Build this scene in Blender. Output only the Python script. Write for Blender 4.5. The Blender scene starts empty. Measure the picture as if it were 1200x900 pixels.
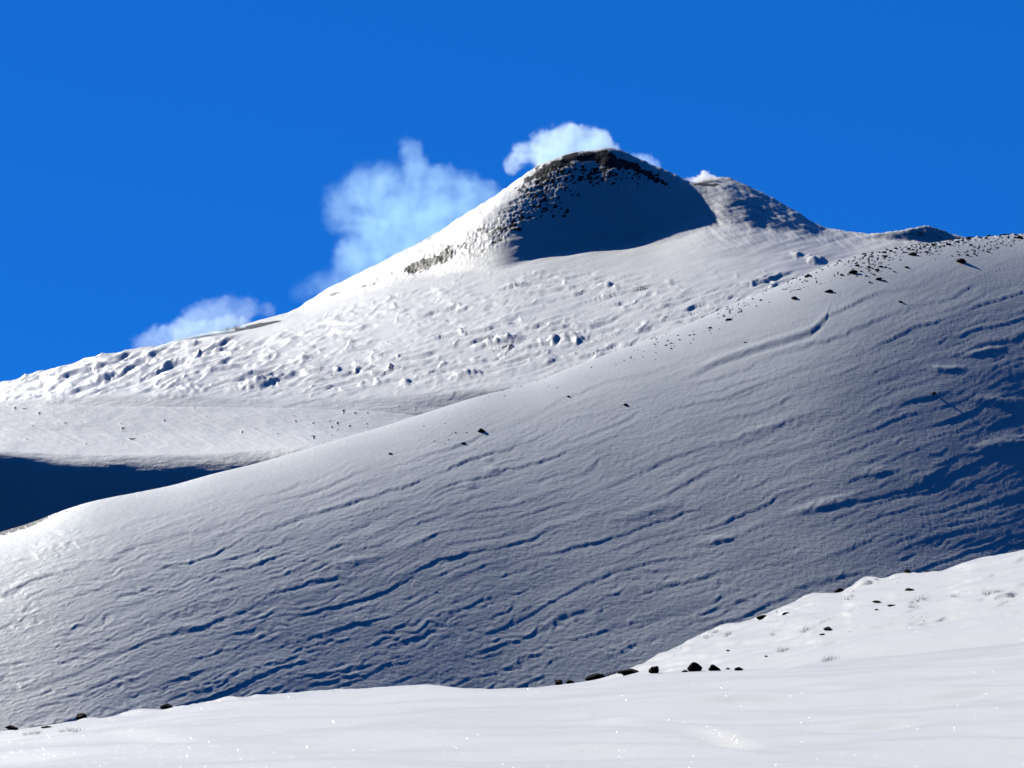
import bpy, bmesh, math, random
import numpy as np
from mathutils import Vector

random.seed(7)
rng = np.random.default_rng(7)
scene = bpy.context.scene
COL = scene.collection
PI = math.pi

# ---------------------------------------------------------------- camera model
F = 2600.0                       # focal length in pixels of a 1200 px wide picture
PITCH = math.atan((830.0 - 450.0) / F)
CP, SP = math.cos(PITCH), math.sin(PITCH)

def pix2te(u, v):
    """picture position -> (x/y, z/y) of the ray"""
    yv = (450.0 - np.asarray(v, float)) / F
    den = CP - yv * SP
    return (np.asarray(u, float) - 600.0) / F / den, (SP + yv * CP) / den

def te2pix(T, E):
    yv = (E * CP - SP) / (CP + E * SP)
    return 600.0 + F * T * (CP - yv * SP), 450.0 - F * yv

# ---------------------------------------------------------------- noise
def _hash(ix, iy, seed):
    ix = ix.astype(np.int64); iy = iy.astype(np.int64)
    h = (ix * 374761393 + iy * 668265263 + seed * 1442695041) & 0xFFFFFFFF
    h = ((h ^ (h >> 13)) * 1274126177) & 0xFFFFFFFF
    return (h ^ (h >> 16)) & 0xFFFF

_ang = np.arange(65536) * (2 * PI / 65536)
_GX = np.cos(_ang).astype(np.float32); _GY = np.sin(_ang).astype(np.float32)

def perlin(x, y, seed=0):
    x0 = np.floor(x); y0 = np.floor(y)
    fx = (x - x0).astype(np.float32); fy = (y - y0).astype(np.float32)
    sx = fx * fx * fx * (fx * (fx * 6 - 15) + 10); sy = fy * fy * fy * (fy * (fy * 6 - 15) + 10)
    def g(dx, dy):
        h = _hash(x0 + dx, y0 + dy, seed)
        return _GX[h] * (fx - dx) + _GY[h] * (fy - dy)
    a = g(0, 0); b = g(1, 0); c = g(0, 1); d = g(1, 1)
    a = a + (b - a) * sx; c = c + (d - c) * sx
    return (a + (c - a) * sy) * 1.5          # about -1..1

def fbm(x, y, octv=4, seed=0, gain=0.5, lac=2.03):
    s = 0; a = 1; t = 0
    for k in range(octv):
        s = s + a * perlin(x, y, seed + 17 * k); t += a
        x = x * lac + 5.3; y = y * lac + 1.7; a *= gain
    return s / t

def sstep(a, b, x):
    t = np.clip((x - a) / (b - a), 0, 1)
    return t * t * (3 - 2 * t)

def blur(a, s, axis):
    if s <= 0: return a
    n = int(max(1, math.ceil(3 * s)))
    k = np.exp(-0.5 * (np.arange(-n, n + 1) / s) ** 2); k /= k.sum()
    pad = [(0, 0), (0, 0)]; pad[axis] = (n, n)
    p = np.pad(a, pad, mode='edge')
    out = np.zeros_like(a)
    L = a.shape[axis]
    for i, w in enumerate(k):
        sl = [slice(None), slice(None)]; sl[axis] = slice(i, i + L)
        out += w * p[tuple(sl)]
    return out

# columns: dense inside the frame, coarser outside
UCOL = np.concatenate([np.arange(-420, -24, 6.0), np.arange(-24, 1224, 1.0), np.arange(1224, 1626, 6.0)])
TCOL = (UCOL - 600.0) / F / CP

UU = np.arange(-440.0, 1646.0, 1.0)
def _spline(x, y, xn):
    """smooth monotone cubic through the points"""
    x = np.asarray(x, float); y = np.asarray(y, float)
    h = np.diff(x); d = np.diff(y) / h
    m = np.zeros_like(x)
    for i in range(1, len(x) - 1):
        if d[i - 1] * d[i] > 0:
            w1 = 2 * h[i] + h[i - 1]; w2 = h[i] + 2 * h[i - 1]
            m[i] = (w1 + w2) / (w1 / d[i - 1] + w2 / d[i])
    m[0], m[-1] = d[0], d[-1]
    i = np.clip(np.searchsorted(x, xn, side='right') - 1, 0, len(x) - 2)
    t = np.clip((xn - x[i]) / h[i], 0, 1)
    return ((1 + 2 * t) * (1 - t) ** 2 * y[i] + t * (1 - t) ** 2 * h[i] * m[i] + t * t * (3 - 2 * t) * y[i + 1] + t * t * (t - 1) * h[i] * m[i + 1])

def curve(pts, sm=6.0):
    """a line drawn through picture positions -> elevation E for every column"""
    p = np.array(sorted(map(tuple, pts)), float)
    if abs(p[-1, 0] - p[0, 0]) < 1: raise ValueError
    v = _spline(p[:, 0], p[:, 1], UU)
    if sm: v = blur(v[None, :], sm, 1)[0]
    T, E = pix2te(UU, v)
    return np.interp(TCOL, T, E)

def cval(pts, sm=40.0):
    p = np.array(pts, float)
    v = blur(_spline(p[:, 0], p[:, 1], UU)[None, :], sm, 1)[0]
    return np.interp(UCOL, UU, v)

def chain(R0, E0, rows):
    """from a far line (R0,E0) step towards the viewer: each row = (elevation line, slope angle)"""
    R = [R0]; Z = [R0 * E0]
    for E, ang in rows:
        t = np.tan(np.radians(ang))
        den = np.minimum(E - t, -0.02)
        r = (Z[-1] - t * R[-1]) / den
        r = np.minimum(r, R[-1] - 1.0)
        R.append(r); Z.append(r * E)
    return R, Z

class Layer: pass

def make_layer(R, Z, rmin, rmax, nr, br, bc, nrows, wr, disp, extra=None, crest=None):
    """R, Z: lists of per-column arrays. Returns the resampled sheet."""
    R = np.array(R); Z = np.array(Z)
    o = np.argsort(R, axis=0)
    R = np.take_along_axis(R, o, 0); Z = np.take_along_axis(Z, o, 0)
    rg = np.linspace(rmin, rmax, nr)
    nc = len(TCOL)
    H = np.empty((nr, nc))
    for j in range(nc):
        H[:, j] = np.interp(rg, R[:, j], Z[:, j])
    H = blur(H, br, 0); H = blur(H, bc, 1)
    if extra: H = extra(TCOL[None, :], rg[:, None], H)
    E = H / rg[:, None]
    _, V = te2pix(TCOL[None, :], E)
    dv = np.abs(np.diff(np.clip(V, -150, 980), axis=0)); dr = np.diff(rg)[:, None]
    # hidden stretches get fewer rows
    w = dv + wr * dr
    if crest is not None: w = w + 0.9 * dr * np.exp(-((rg[1:, None] - crest) / 16.0) ** 2)
    w = blur(w, 4, 0); w = blur(w, 18, 1)
    S = np.concatenate([np.zeros((1, nc)), np.cumsum(w, 0)], 0)
    r = np.empty((nrows, nc)); z = np.empty((nrows, nc))
    for j in range(nc):
        s = np.linspace(0, S[-1, j], nrows)
        r[:, j] = np.interp(s, S[:, j], rg)
        z[:, j] = np.interp(r[:, j], rg, H[:, j])
    L = Layer()
    L.T = np.broadcast_to(TCOL[None, :], r.shape)
    L.r = r
    u, v = te2pix(L.T, z / r)
    dz, L.rock = disp(L.T, r, z, u, v)
    L.z = z + dz
    L.u, L.v = te2pix(L.T, L.z / r)
    return L

def grid_mesh(name, L, mat):
    nr, nc = L.r.shape
    co = np.stack([L.T * L.r, L.r, L.z], -1).reshape(-1, 3).astype(np.float32)
    i = np.arange(nr - 1)[:, None] * nc + np.arange(nc - 1)[None, :]
    quads = np.stack([i, i + 1, i + nc + 1, i + nc], -1).reshape(-1, 4).astype(np.int32)
    me = bpy.data.meshes.new(name)
    me.vertices.add(len(co)); me.vertices.foreach_set('co', co.ravel())
    me.loops.add(quads.size); me.loops.foreach_set('vertex_index', quads.ravel())
    me.polygons.add(len(quads))
    me.polygons.foreach_set('loop_start', np.arange(0, quads.size, 4, dtype=np.int32))
    me.polygons.foreach_set('use_smooth', np.ones(len(quads), dtype=bool))
    me.update(calc_edges=True)
    a = me.attributes.new('rock', 'FLOAT', 'POINT')
    a.data.foreach_set('value', np.clip(L.rock, 0, 1).astype(np.float32).ravel())
    me.materials.append(mat)
    ob = bpy.data.objects.new(name, me); COL.objects.link(ob)
    ob['kind'] = 'structure'
    return ob

def on_layer(L, u, v, r_lo=0, r_hi=1e9):
    """nearest point of a sheet seen at picture position (u, v)"""
    T, _ = pix2te(u, v)
    j = int(np.argmin(np.abs(TCOL - T)))
    vv = L.v[:, j]; rr = L.r[:, j]
    ok = (rr >= r_lo) & (rr <= r_hi)
    idx = np.where(ok & (vv <= v))[0]
    k = idx[0] if len(idx) else int(np.argmin(np.where(ok, vv, 1e9)))
    return Vector((float(L.T[k, j] * L.r[k, j]), float(L.r[k, j]), float(L.z[k, j])))

def spots(u, v, lst, wob=0.0, seed=50):
    """soft ellipses (u, v, half width, half height, tilt deg, strength)"""
    m = np.zeros_like(u)
    n1 = fbm(u / 14, v / 9, 3, seed) if wob else 0
    for (a, b, sa, sb, tl, st) in lst:
        c, s = math.cos(math.radians(tl)), math.sin(math.radians(tl))
        du = (u - a); dv = -(v - b)
        p = (du * c + dv * s) / sa; q = (-du * s + dv * c) / sb
        d = np.sqrt(p * p + q * q) + wob * n1
        m = np.maximum(m, st * (1 - sstep(0.7, 1.15, d)))
    return m

# ================================================================ TERRAIN
# ---- the far mountain with its summit cone, the bowl and the shaded valley side
SIL = [(-420, 500), (-200, 480), (-60, 461), (0, 448), (50, 437), (100, 421), (122, 415), (150, 411), (200, 399), (240, 389), (290, 379),
       (305, 373), (340, 357), (400, 329), (460, 300), (500, 279), (560, 241), (600, 215), (630, 196), (660, 182),
       (685, 177), (700, 176), (712, 174), (725, 176), (745, 185), (770, 197), (790, 205), (805, 213), (822, 216),
       (843, 209), (870, 225), (905, 247), (950, 260), (1000, 270), (1040, 273), (1060, 271), (1080, 266),
       (1095, 268), (1117, 275), (1160, 286), (1250, 300), (1626, 330)]
def disp_mountain(T, r, z, u, v):
    px = r / F                                     # metres per picture pixel there
    D = np.zeros_like(r)
    far = sstep(1520, 1750, r)
    front = sstep(3040, 2990, r)
    tl = math.radians(14)
    a = (u * math.cos(tl) - v * math.sin(tl)); b = (u * math.sin(tl) + v * math.cos(tl))
    # broad undulation
    D += far * px * 2.2 * fbm(a / 90, b / 28, 3, 3)
    # density of lava lumps under the snow
    dens = 0.25 + 0.75 * np.exp(-((v - 425) / 55) ** 2) + 0.35 * np.exp(-((v - 330) / 40) ** 2)
    dens *= sstep(296, 325, v + 16 * perlin(u / 60, v / 30, 9))
    dens *= 0.55 + 0.75 * fbm(u / 70, v / 35, 2, 21) + 0.25
    dens = np.clip(dens, 0, 1.2)
    # strip under the bright flank stays smooth
    dens *= sstep(0, 34, v - np.interp(u, [300, 470, 600], [382, 318, 300]) )
    wx = fbm(a / 16, b / 10, 2, 31) * 5; wy = fbm(a / 16, b / 10, 2, 37) * 3
    n = perlin((a + wx * 1.6) / 34, (b + wy) / 6.0, 41)
    n = 1 - np.abs(perlin((a + wx * 1.6) / 40, (b + wy) / 9.0, 41))
    lump = np.clip((n - 0.86 + .05 * dens) / .14, 0, 1) * sstep(-.1, .35, fbm(a / 45, b / 13, 2, 42))
    D += far * px * dens * lump * 3.4 * (0.7 + 0.6 * np.abs(perlin(a / 11, b / 3.5, 43)))
    n2 = perlin((a + wx) / 20, (b + wy) / 3.2, 45)
    D += far * px * dens * np.clip(n2 - 0.25, 0, 1) * 1.8
    ms = sstep(-.06, .22, fbm(a / 52, b / 9, 3, 401)) * sstep(0.15, .6, dens)
    D += far * px * ms * scarp(-(b + 9 * fbm(a / 60, b / 22, 3, 402)) / 12, .11) * 5.5
    ms2 = sstep(-.04, .22, fbm(a / 36, b / 6, 3, 404)) * sstep(0.1, .5, dens)
    D += far * px * ms2 * scarp(-(b + 6 * fbm(a / 40, b / 14, 3, 406) + 3) / 7.0, .16) * 3.0
    n3 = perlin(a / 12, b / 1.9, 47)
    D += far * px * 0.9 * fbm(a / 55, b / 4.2, 3, 48)
    D += far * px * (0.1 + dens) * np.clip(n3 - 0.2, 0, 1) * 1.1
    # larger snow-covered mounds on the left shoulder, leaning down to the left
    tl2 = math.radians(24)
    a2 = (u * math.cos(tl2) - v * math.sin(tl2)); b2 = (u * math.sin(tl2) + v * math.cos(tl2))
    lm = sstep(430, 300, u) * sstep(470, 440, v) * sstep(390, 402, v) * far
    mm = 1 - np.abs(perlin((a2 + 5 * perlin(a2 / 12, b2 / 8, 52)) / 60, b2 / 11, 51)) - .55
    D += lm * px * np.clip(mm - 0.12, 0, 1) ** 1.2 * 14 * sstep(-.2, .3, fbm(a2 / 70, b2 / 20, 2, 54))
    D += lm * px * sstep(.02, .28, fbm(a2 / 70, b2 / 12, 3, 55)) * scarp(-(b2 + 9 * fbm(a2 / 70, b2 / 18, 3, 56)) / 16, .12) * 8
    D += lm * px * fbm(a2 / 30, b2 / 3.2, 2, 53) * 0.7
    for (cu, cv, ru, rv, tt, h) in [(210, 461, 40, 7, 9, 7), (118, 444, 22, 5, 18, 6), (65, 468, 14, 5, 10, 5), (300, 451, 26, 6, 8, 6),
                                    (178, 421, 8, 4, 0, 5), (660, 398, 30, 6, 5, 7), (590, 398, 22, 5, 10, 6), (545, 440, 22, 6, 8, 7), (475, 449, 7, 5, 0, 6),
                                    (955, 305, 14, 5, -8, 6), (935, 300, 12, 4, -8, 4), (365, 500, 20, 5, 4, 4), (425, 498, 12, 4, 5, 4)]:
        c, s = math.cos(math.radians(tt)), math.sin(math.radians(tt))
        p = ((u - cu) * c - (v - cv) * s) / ru; q = ((u - cu) * s + (v - cv) * c) / rv
        d2 = np.sqrt(p * p + q * q) + 0.35 * perlin(u / 7, v / 4, 61)
        D += far * px * h * np.clip(1 - d2, 0, 1)
    # cone: rough lava on the left edge, faint gullies elsewhere
    cone = sstep(0, 20, np.interp(u, [420, 480, 560, 620, 700, 790, 830], [320, 322, 304, 296, 292, 285, 240]) - v) * sstep(430, 470, u) * sstep(860, 800, u)
    edge = spots(u, v, [(515, 302, 55, 9, 22, 1), (570, 278, 45, 16, 28, 1), (615, 245, 40, 20, 35, 1), (640, 215, 40, 22, 30, 1), (450, 325, 50, 4, 24, .6)], 0.35, 71)
    rough = np.clip(fbm(u / 7, v / 4, 4, 73), -0.6, 1)
    D += edge * px * fbm(a / 13, b / 3, 4, 73) * 2.4
    D += edge * px * np.clip(perlin(u / 3.4, v / 2.0, 75), -.2, 1) * 1.3
    D += cone * (1 - edge) * px * fbm(u / 11, v / 8, 3, 77) * 1.0
    fl = sstep(300, 340, u) * sstep(640, 600, u) * sstep(22, 4, v - np.interp(u, [p[0] for p in SIL], [p[1] for p in SIL]))
    D += fl * px * fbm(a2 / 16, b2 / 3.0, 3, 79) * 1.0
    # right shoulder: gullies running down from the small cone
    rg_ = sstep(800, 840, u) * sstep(300, 270, v)
    a3 = (u * 0.88 + v * 0.48); b3 = (-u * 0.48 + v * 0.88)
    D += rg_ * px * fbm(a3 / 22, b3 / 4, 3, 81) * 2.2
    # bowl and valley rim
    near = 1 - far
    D += near * px * (1.2 * fbm(u / 60, v / 12, 3, 91) + 0.35 * fbm(u / 16, v / 3.5, 3, 93))
    tr = 0.88 * u + 0.47 * v
    BC = .45 * np.clip(fbm(u / 45, v / 14, 2, 98) + .3 * sstep(300, 420, u), -1, 1)
    bowl = near * sstep(470, 478, v) * sstep(527, 520, v)
    D += bowl * px * 0.5 * fbm((u * .9 + v * .4) / 30, (-u * .4 + v * .9) / 2.6, 3, 95)
    D += bowl * px * np.clip(perlin(u / 7, v / 3, 97) - .66 + BC, 0, 1) * 2.4
    # rock attribute
    n4 = fbm(a / 6, b / 2.4, 4, 101)
    n5 = fbm(u / 24, v / 11, 2, 103)
    rock = edge * sstep(0.08, 0.30, n4 + 0.5 * n5)
    top = spots(u, v, [(645, 198, 34, 6, 26, .9), (690, 184, 40, 6.5, 3, 1), (735, 193, 26, 5, -24, 1), (765, 208, 24, 3.5, -28, .9), (640, 212, 20, 9, 25, .55),
                       (672, 203, 30, 8, 0, .5), (668, 225, 14, 7, -20, .35), (602, 262, 9, 6, 50, .5), (715, 188, 26, 9, -10, 1), (705, 204, 60, 15, 0, .42), (640, 236, 30, 16, -25, .4)], 0.5, 105)
    rock = np.maximum(rock * 0.9, sstep(0.05, 0.35, top * 0.75 + 0.9 * n4 + .25 * n5 - .18) * (top > 0))
    vent = spots(u, v, [(264, 384, 18, 4, 6, 1), (305, 381, 26, 2.2, 12, 1), (290, 385, 16, 2, 8, 1), (492, 311, 20, 5, 22, 1), (515, 303, 20, 5, 25, .7), (828, 216.5, 16, 2.0, 0, 1),
                        (393, 344, 7, 2, 20, .9), (1085, 276, 30, 5, -10, .35)], 0.3, 107)
    rock = np.maximum(rock, vent * sstep(-.5, -.1, n4 + 0.4))
    specks = far * sstep(0.75, 1.0, lump * dens * .8 + 0.7 * np.clip(n4, 0, 1)) * 0.7
    rock = np.maximum(rock, specks)
    rock = np.maximum(rock, far * dens * sstep(.56, .7, perlin(u / 3.1, v / 2.2, 109)) * .7)
    rock = np.maximum(rock, bowl * sstep(.74, .84, perlin(u / 7, v / 3, 97) + BC) * .7)
    return D, rock

BASE = [(-420, 500), (-200, 480), (-60, 461), (0, 448), (50, 437), (100, 421), (122, 415), (150, 411), (200, 399), (240, 389), (290, 379),
        (310, 373), (340, 364), (400, 344), (470, 318), (560, 294), (640, 276), (700, 275), (755, 271), (800, 258), (835, 246), (870, 242), (905, 250), (950, 261),
        (1000, 271), (1040, 274), (1080, 275), (1117, 277), (1160, 286), (1250, 300), (1626, 330)]
def smax(a, b, k):
    h = np.clip(0.5 + 0.5 * (a - b) / k, 0, 1)
    return b + (a - b) * h + k * h * (1 - h)

def add_cones(T, r, z):
    """the summit cone, the little side cone behind it and the knoll on the right, raised on the mountain"""
    X = T * r
    R0 = 3000.0
    main = [p for p in SIL if p[0] < 800] + [(806, 213), (822, 216.5), (845, 216), (870, 227), (905, 248), (950, 261), (1000, 272), (1626, 340)]
    sil = curve(main, 3)[None, :] * R0
    fade = cval([(-420, 120), (250, 120), (330, 12), (420, 0), (880, 0), (930, 10), (1000, 60), (1626, 200)], 8)[None, :]
    a = cval([(-420, 200), (350, 150), (470, 90), (560, 50), (640, 20), (700, 8), (740, 16), (770, 32), (805, 52), (850, 60), (905, 90), (1626, 100)], 10)[None, :]
    sinf = cval([(-420, .5), (500, .55), (560, .62), (600, .70), (650, .82), (700, .90), (752, .88), (800, .82), (850, .70), (905, .55), (1000, .5), (1626, .5)], 13)[None, :]
    sF = cval([(-420, .5), (400, .52), (500, .58), (580, .62), (1626, .62)], 22)[None, :]
    dy = R0 - r
    dq = np.sqrt(dy * dy + a * a) - a
    tf = cval([(-420, 0), (1626, 0)], 20)[None, :]
    front = sinf * dq + tf * ((dy - 95) + np.sqrt((dy - 95) ** 2 + 1600.0) + 95 - math.sqrt(95 ** 2 + 1600))
    cE = cval([(-420, 0), (330, 2), (400, 16), (470, 32), (560, 44), (610, 38), (650, 30), (1626, 10)], 14)[None, :]
    s1 = 0.36
    l1 = s1 * dy; l2 = sF * 1.08 * dy - cE
    hh = np.clip(0.5 + 0.5 * (l1 - l2) / 7.0, 0, 1)
    two = l2 + (l1 - l2) * hh + 7.0 * hh * (1 - hh)
    wl = cval([(-420, 1), (570, 1), (650, 0), (1626, 0)], 10)[None, :]
    front = front * (1 - wl) + two * wl
    rear = 0.75 * (np.sqrt(dy * dy + 400) - 20)
    zc = sil - np.where(dy > 0, front, rear) - fade
    z = smax(zc, z, 5.0)
    def cone(u, v, R, sl, sr, sf, c, zin):
        t, e = pix2te(u, v)
        dx = X - float(t) * R; d = r - R
        sx = np.where(dx < 0, sl, sr)
        zz = float(e) * R + c - np.where(d < 0, 0.25 * np.clip(-d - 40, 0, None), 0) - np.sqrt((sx * dx) ** 2 + (np.where(d < 0, sf, .8) * d) ** 2 + c * c)
        return smax(zz, zin, 3.0)
    z = cone(844, 207.5, 3060, .42, .60, .30, 3.0, z)
    z = cone(1082, 265, 2930, .30, .32, .95, 3.0, z)
    z = cone(1050, 272, 2930, .2, .25, .8, 3.0, z)
    return z

def build_mountain_rows():
    R0 = cval([(-420, 2400), (0, 2600), (300, 3000), (1626, 3000)], 30)
    E0 = curve(BASE, 5)
    lowr = 1600.0
    m2 = curve([(-420, 530), (0, 470), (200, 462), (330, 470), (500, 462), (800, 440), (1626, 440)], 50)
    midE = curve([(-420, 515), (0, 462), (200, 432), (400, 397), (600, 368), (760, 345), (900, 325), (1626, 390)], 50)
    R = [R0]; Z = [R0 * E0]
    mr = R0 - 480
    zl = lowr * m2
    # middle of the slope, slightly sagging
    R.append(mr); Z.append(zl + (R0 * curve(BASE, 60) - zl) * (mr - lowr) / (R0 - lowr) - 8)
    R.append(np.full_like(R0, lowr)); Z.append(zl)
    back = [(R0 + 60, R0 * E0 - 22), (R0 + 400, R0 * E0 - 160), (R0 + 2500, R0 * E0 - 700)]
    for a, b in back: R.append(a); Z.append(b)
    # bowl crest line on the left, then the bowl, the rolled rim and the steep shaded side
    one = np.ones_like(R0)
    Ec = curve([(-420, 482), (0, 474), (60, 473), (150, 475), (330, 477), (420, 480), (600, 500), (1626, 600)], 10)
    R.append(one * 1538); Z.append(1500 * Ec - 1.0)
    R.append(one * 1500); Z.append(1500 * Ec)
    Em = curve([(-420, 505), (0, 503), (200, 508), (370, 505), (600, 530), (1626, 640)], 20)
    R.append(one * 1370); Z.append(1370.0 * Em)
    E1 = curve([(-420, 530), (0, 530), (60, 533), (200, 534.5), (300, 529), (370, 523), (600, 560), (1626, 680)], 14)
    R.append(one * 1205); Z.append(1205 * E1 - 1.2)
    rim = curve([(-420, 524), (0, 526), (60, 529), (200, 531), (300, 526), (370, 520), (600, 545), (1626, 660)], 14)
    R.append(one * 1170); Z.append(1170 * rim)
    lip = curve([(-420, 527), (0, 531), (30, 534), (60, 545), (130, 546), (160, 550), (200, 549), (240, 551), (300, 544), (370, 527), (600, 570), (1626, 690)], 8)
    R.append(one * 1147); Z.append(1147 * lip)
    bot = curve([(-420, 640), (1626, 720)])
    R.append(one * 1116); Z.append(1092 * bot)
    R.append(one * 900); Z.append(one * 5.0)
    R.append(one * 860); Z.append(one * -10.0)
    return R, Z

# ---- the big slope that crosses the picture
RIDGE = [(-420, 700), (-200, 668), (0, 623), (33, 613), (77, 597), (110, 587), (137, 581), (167, 575), (200, 568), (250, 554), (300, 542),
         (340, 531), (375, 521), (430, 505), (500, 482), (560, 463), (620, 448), (680, 426), (740, 405), (800, 381), (850, 360),
         (900, 340), (950, 318), (1000, 300), (1050, 290), (1100, 282), (1140, 277), (1200, 272), (1300, 262), (1626, 240)]
def scarp(t, w):
    f = t - np.floor(t)
    s = sstep(0.5 - w, 0.5 + w, f)
    return s - f

def disp_slope(T, r, z, u, v):
    px = r / F
    D = px * 1.5 * fbm(u / 160, v / 60, 2, 203)
    top = np.interp(u, [p[0] for p in RIDGE], [p[1] for p in RIDGE])
    d = v - top                                          # distance below the crest
    g = sstep(8, 60, d)
    right = sstep(150, 700, u)
    tl = math.radians(19)
    a = u * math.cos(tl) - v * math.sin(tl); b = u * math.sin(tl) + v * math.cos(tl)
    b = b + right * 10 * perlin(a / 220, b / 120, 204)
    w1 = fbm(a / 130, b / 60, 3, 205) * 17; w2 = fbm(a / 15, b / 14, 3, 207) * 2.4
    m1 = sstep(-0.10, 0.30, fbm(a / 150, b / 20, 2, 211))
    m2 = sstep(-0.10, 0.30, fbm(a / 90, b / 13, 2, 213))
    m3 = sstep(-0.10, 0.30, fbm(a / 50, b / 9, 2, 215))
    amp = 0.45 + 0.45 * right
    gz = 0.95 - .55 * sstep(250, 900, u + .8 * d)
    D += px * g * gz * amp * m1 * scarp(-(b + w1 + w2) / 27, 0.045) * 2.3
    D += px * g * gz * amp * m2 * scarp(-(b + w1 * .8 + w2 + 7) / 15, 0.06) * 1.7
    D += px * g * gz * (0.45 + .45 * right) * m3 * scarp(-(b + w1 * .7 + w2 * 1.3 + 3) / 8.5, 0.09) * 1.25
    m4 = sstep(-0.15, 0.25, fbm(a / 34, b / 8, 2, 217))
    D += px * g * gz * m4 * scarp(-(b + w1 * .9 + w2 * 1.6 + 5) / 5.2, 0.13) * 0.75
    # swirling, finer crust low on the slope
    low = sstep(600, 740, v + 60 * (1 - right))
    sw = fbm(u / 60, v / 40, 3, 221) * 26
    D += px * low * m2 * scarp(-(v * .95 + u * .12 + sw + w2) / 12, 0.16) * 1.1
    D += px * g * gz * 0.5 * fbm(a / 60, b / 16, 2, 222)
    D += px * g * gz * 0.28 * fbm(a / 22, b / 5, 3, 223)
    D += px * (0.3 + .7 * g) * 0.16 * fbm(a / 9, b / 2.2, 2, 225)
    # isolated drifts and hollows
    for (cu, cv, ru, rv, tt, h) in [(575, 550, 16, 5, 8, 3), (572, 537, 12, 4, 0, 2.5), (550, 568, 14, 8, 0, 2.5), (412, 658, 40, 7, 10, 3), (195, 662, 34, 4, -2, 2.2),
                                    (110, 656, 52, 3, 5, 2.2), (30, 722, 50, 3, 0, 1.6), (310, 656, 30, 4, 18, 2), (1110, 432, 34, 6, 0, 3), (1150, 412, 40, 6, 8, 3),
                                    (965, 592, 60, 8, 15, 4), (840, 632, 34, 6, 5, 3), (1030, 553, 32, 8, 10, 2.5), (1170, 470, 36, 8, -5, 2.5), (225, 735, 42, 7, 0, 2),
                                    (1180, 520, 60, 10, 10, 3), (760, 600, 70, 10, 15, 2.5), (900, 500, 80, 9, 18, 2.5)]:
        c, s = math.cos(math.radians(tt)), math.sin(math.radians(tt))
        p = ((u - cu) * c - (v - cv) * s) / ru; q = ((u - cu) * s + (v - cv) * c) / rv
        d2 = np.sqrt(p * p + q * q) + 0.35 * fbm(u / 14, v / 5, 2, 261)
        D += px * h * .45 * (1 - sstep(0, 1, d2))
    # long drift furrow that starts at the rocks near the top
    fu = [975, 968, 950, 920, 880, 840, 800]; fv = [352, 375, 390, 400, 412, 426, 445]
    o = np.argsort(fu)
    ff = v - np.interp(u, np.array(fu)[o], np.array(fv)[o])
    D += px * sstep(790, 850, u) * sstep(976, 958, u) * (np.exp(-((ff + 4) / 4.0) ** 2) * 1.5 - np.exp(-((ff - 3) / 3.0) ** 2) * 1.0)
    # crumbly crest
    cr = sstep(14, 2, d) * (r > 0)
    D += px * cr * np.clip(perlin(u / 5, v / 3, 241) - .2, 0, 1) * (.2 + 3.0 * sstep(980, 1080, u))
    n4 = fbm(u / 4, v / 3, 3, 301)
    rock = sstep(.25, .42, perlin(u / 3.4, v / 2.4, 303)) * sstep(34, 6, d) * sstep(-0.1, .5, fbm(u / 40, v / 20, 2, 305) + .55 * sstep(560, 1080, u) - .25) * sstep(380, 650, u)
    rim = spots(u, v, [(1060, 292, 70, 10, 10, .9), (1000, 318, 40, 7, 20, .6), (1150, 275, 70, 5, 4, .9), (1150, 292, 30, 5, 10, .7)], .4, 307)
    rock = np.maximum(rock, rim * sstep(.12, .3, n4))
    lo = sstep(85, 30, u) * sstep(9, 2, d)
    rock = np.maximum(rock, lo * sstep(-.4, -.1, n4))
    rock = np.where(r > RB + 6, 0, rock)
    return D, rock

def build_slope_rows():
    R0 = cval([(-420, 360), (0, 430), (600, 560), (1200, 740), (1626, 880)], 80)
    rb = cval([(-420, 280), (0, 282), (600, 342), (1200, 370), (1626, 450)], 80)
    kk = cval([(-420, .10), (0, .10), (600, .07), (900, .045), (1200, .025), (1626, .02)], 80)
    E0 = curve(RIDGE, 45)
    zr = R0 * E0
    zb = -12.0
    R = []; Z = []
    for t in np.linspace(0, 1, 40):
        # steepest in the middle, rounded over at the crest, a soft foot
        g = t - 0.012 * np.sin(2 * PI * t) + kk * np.sin(PI * t)
        g = g + .030 * (1 - math.exp(-(1 - t) / .09)) * t
        R.append(rb + (R0 - rb) * t); Z.append(zb + (zr - zb) * g)
    R.append(rb - 30); Z.append(np.full_like(rb, -15.0)); R.append(np.full_like(rb, 140.0)); Z.append(np.full_like(rb, -16.0))
    R.append(R0 + 14); Z.append(zr - 2.0)
    R.append(R0 + 60); Z.append(zr - 24)
    R.append(R0 + 400); Z.append(zr - 180)
    return R, Z, R0

def slope_crest(T, r, z):
    """the finer ups and downs of the crest line"""
    d = (curve(RIDGE, 3) - curve(RIDGE, 45))[None, :] * RB
    return z + d * np.exp(-((r - RB) / np.where(r < RB, 34.0, 60.0)) ** 2)

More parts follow.
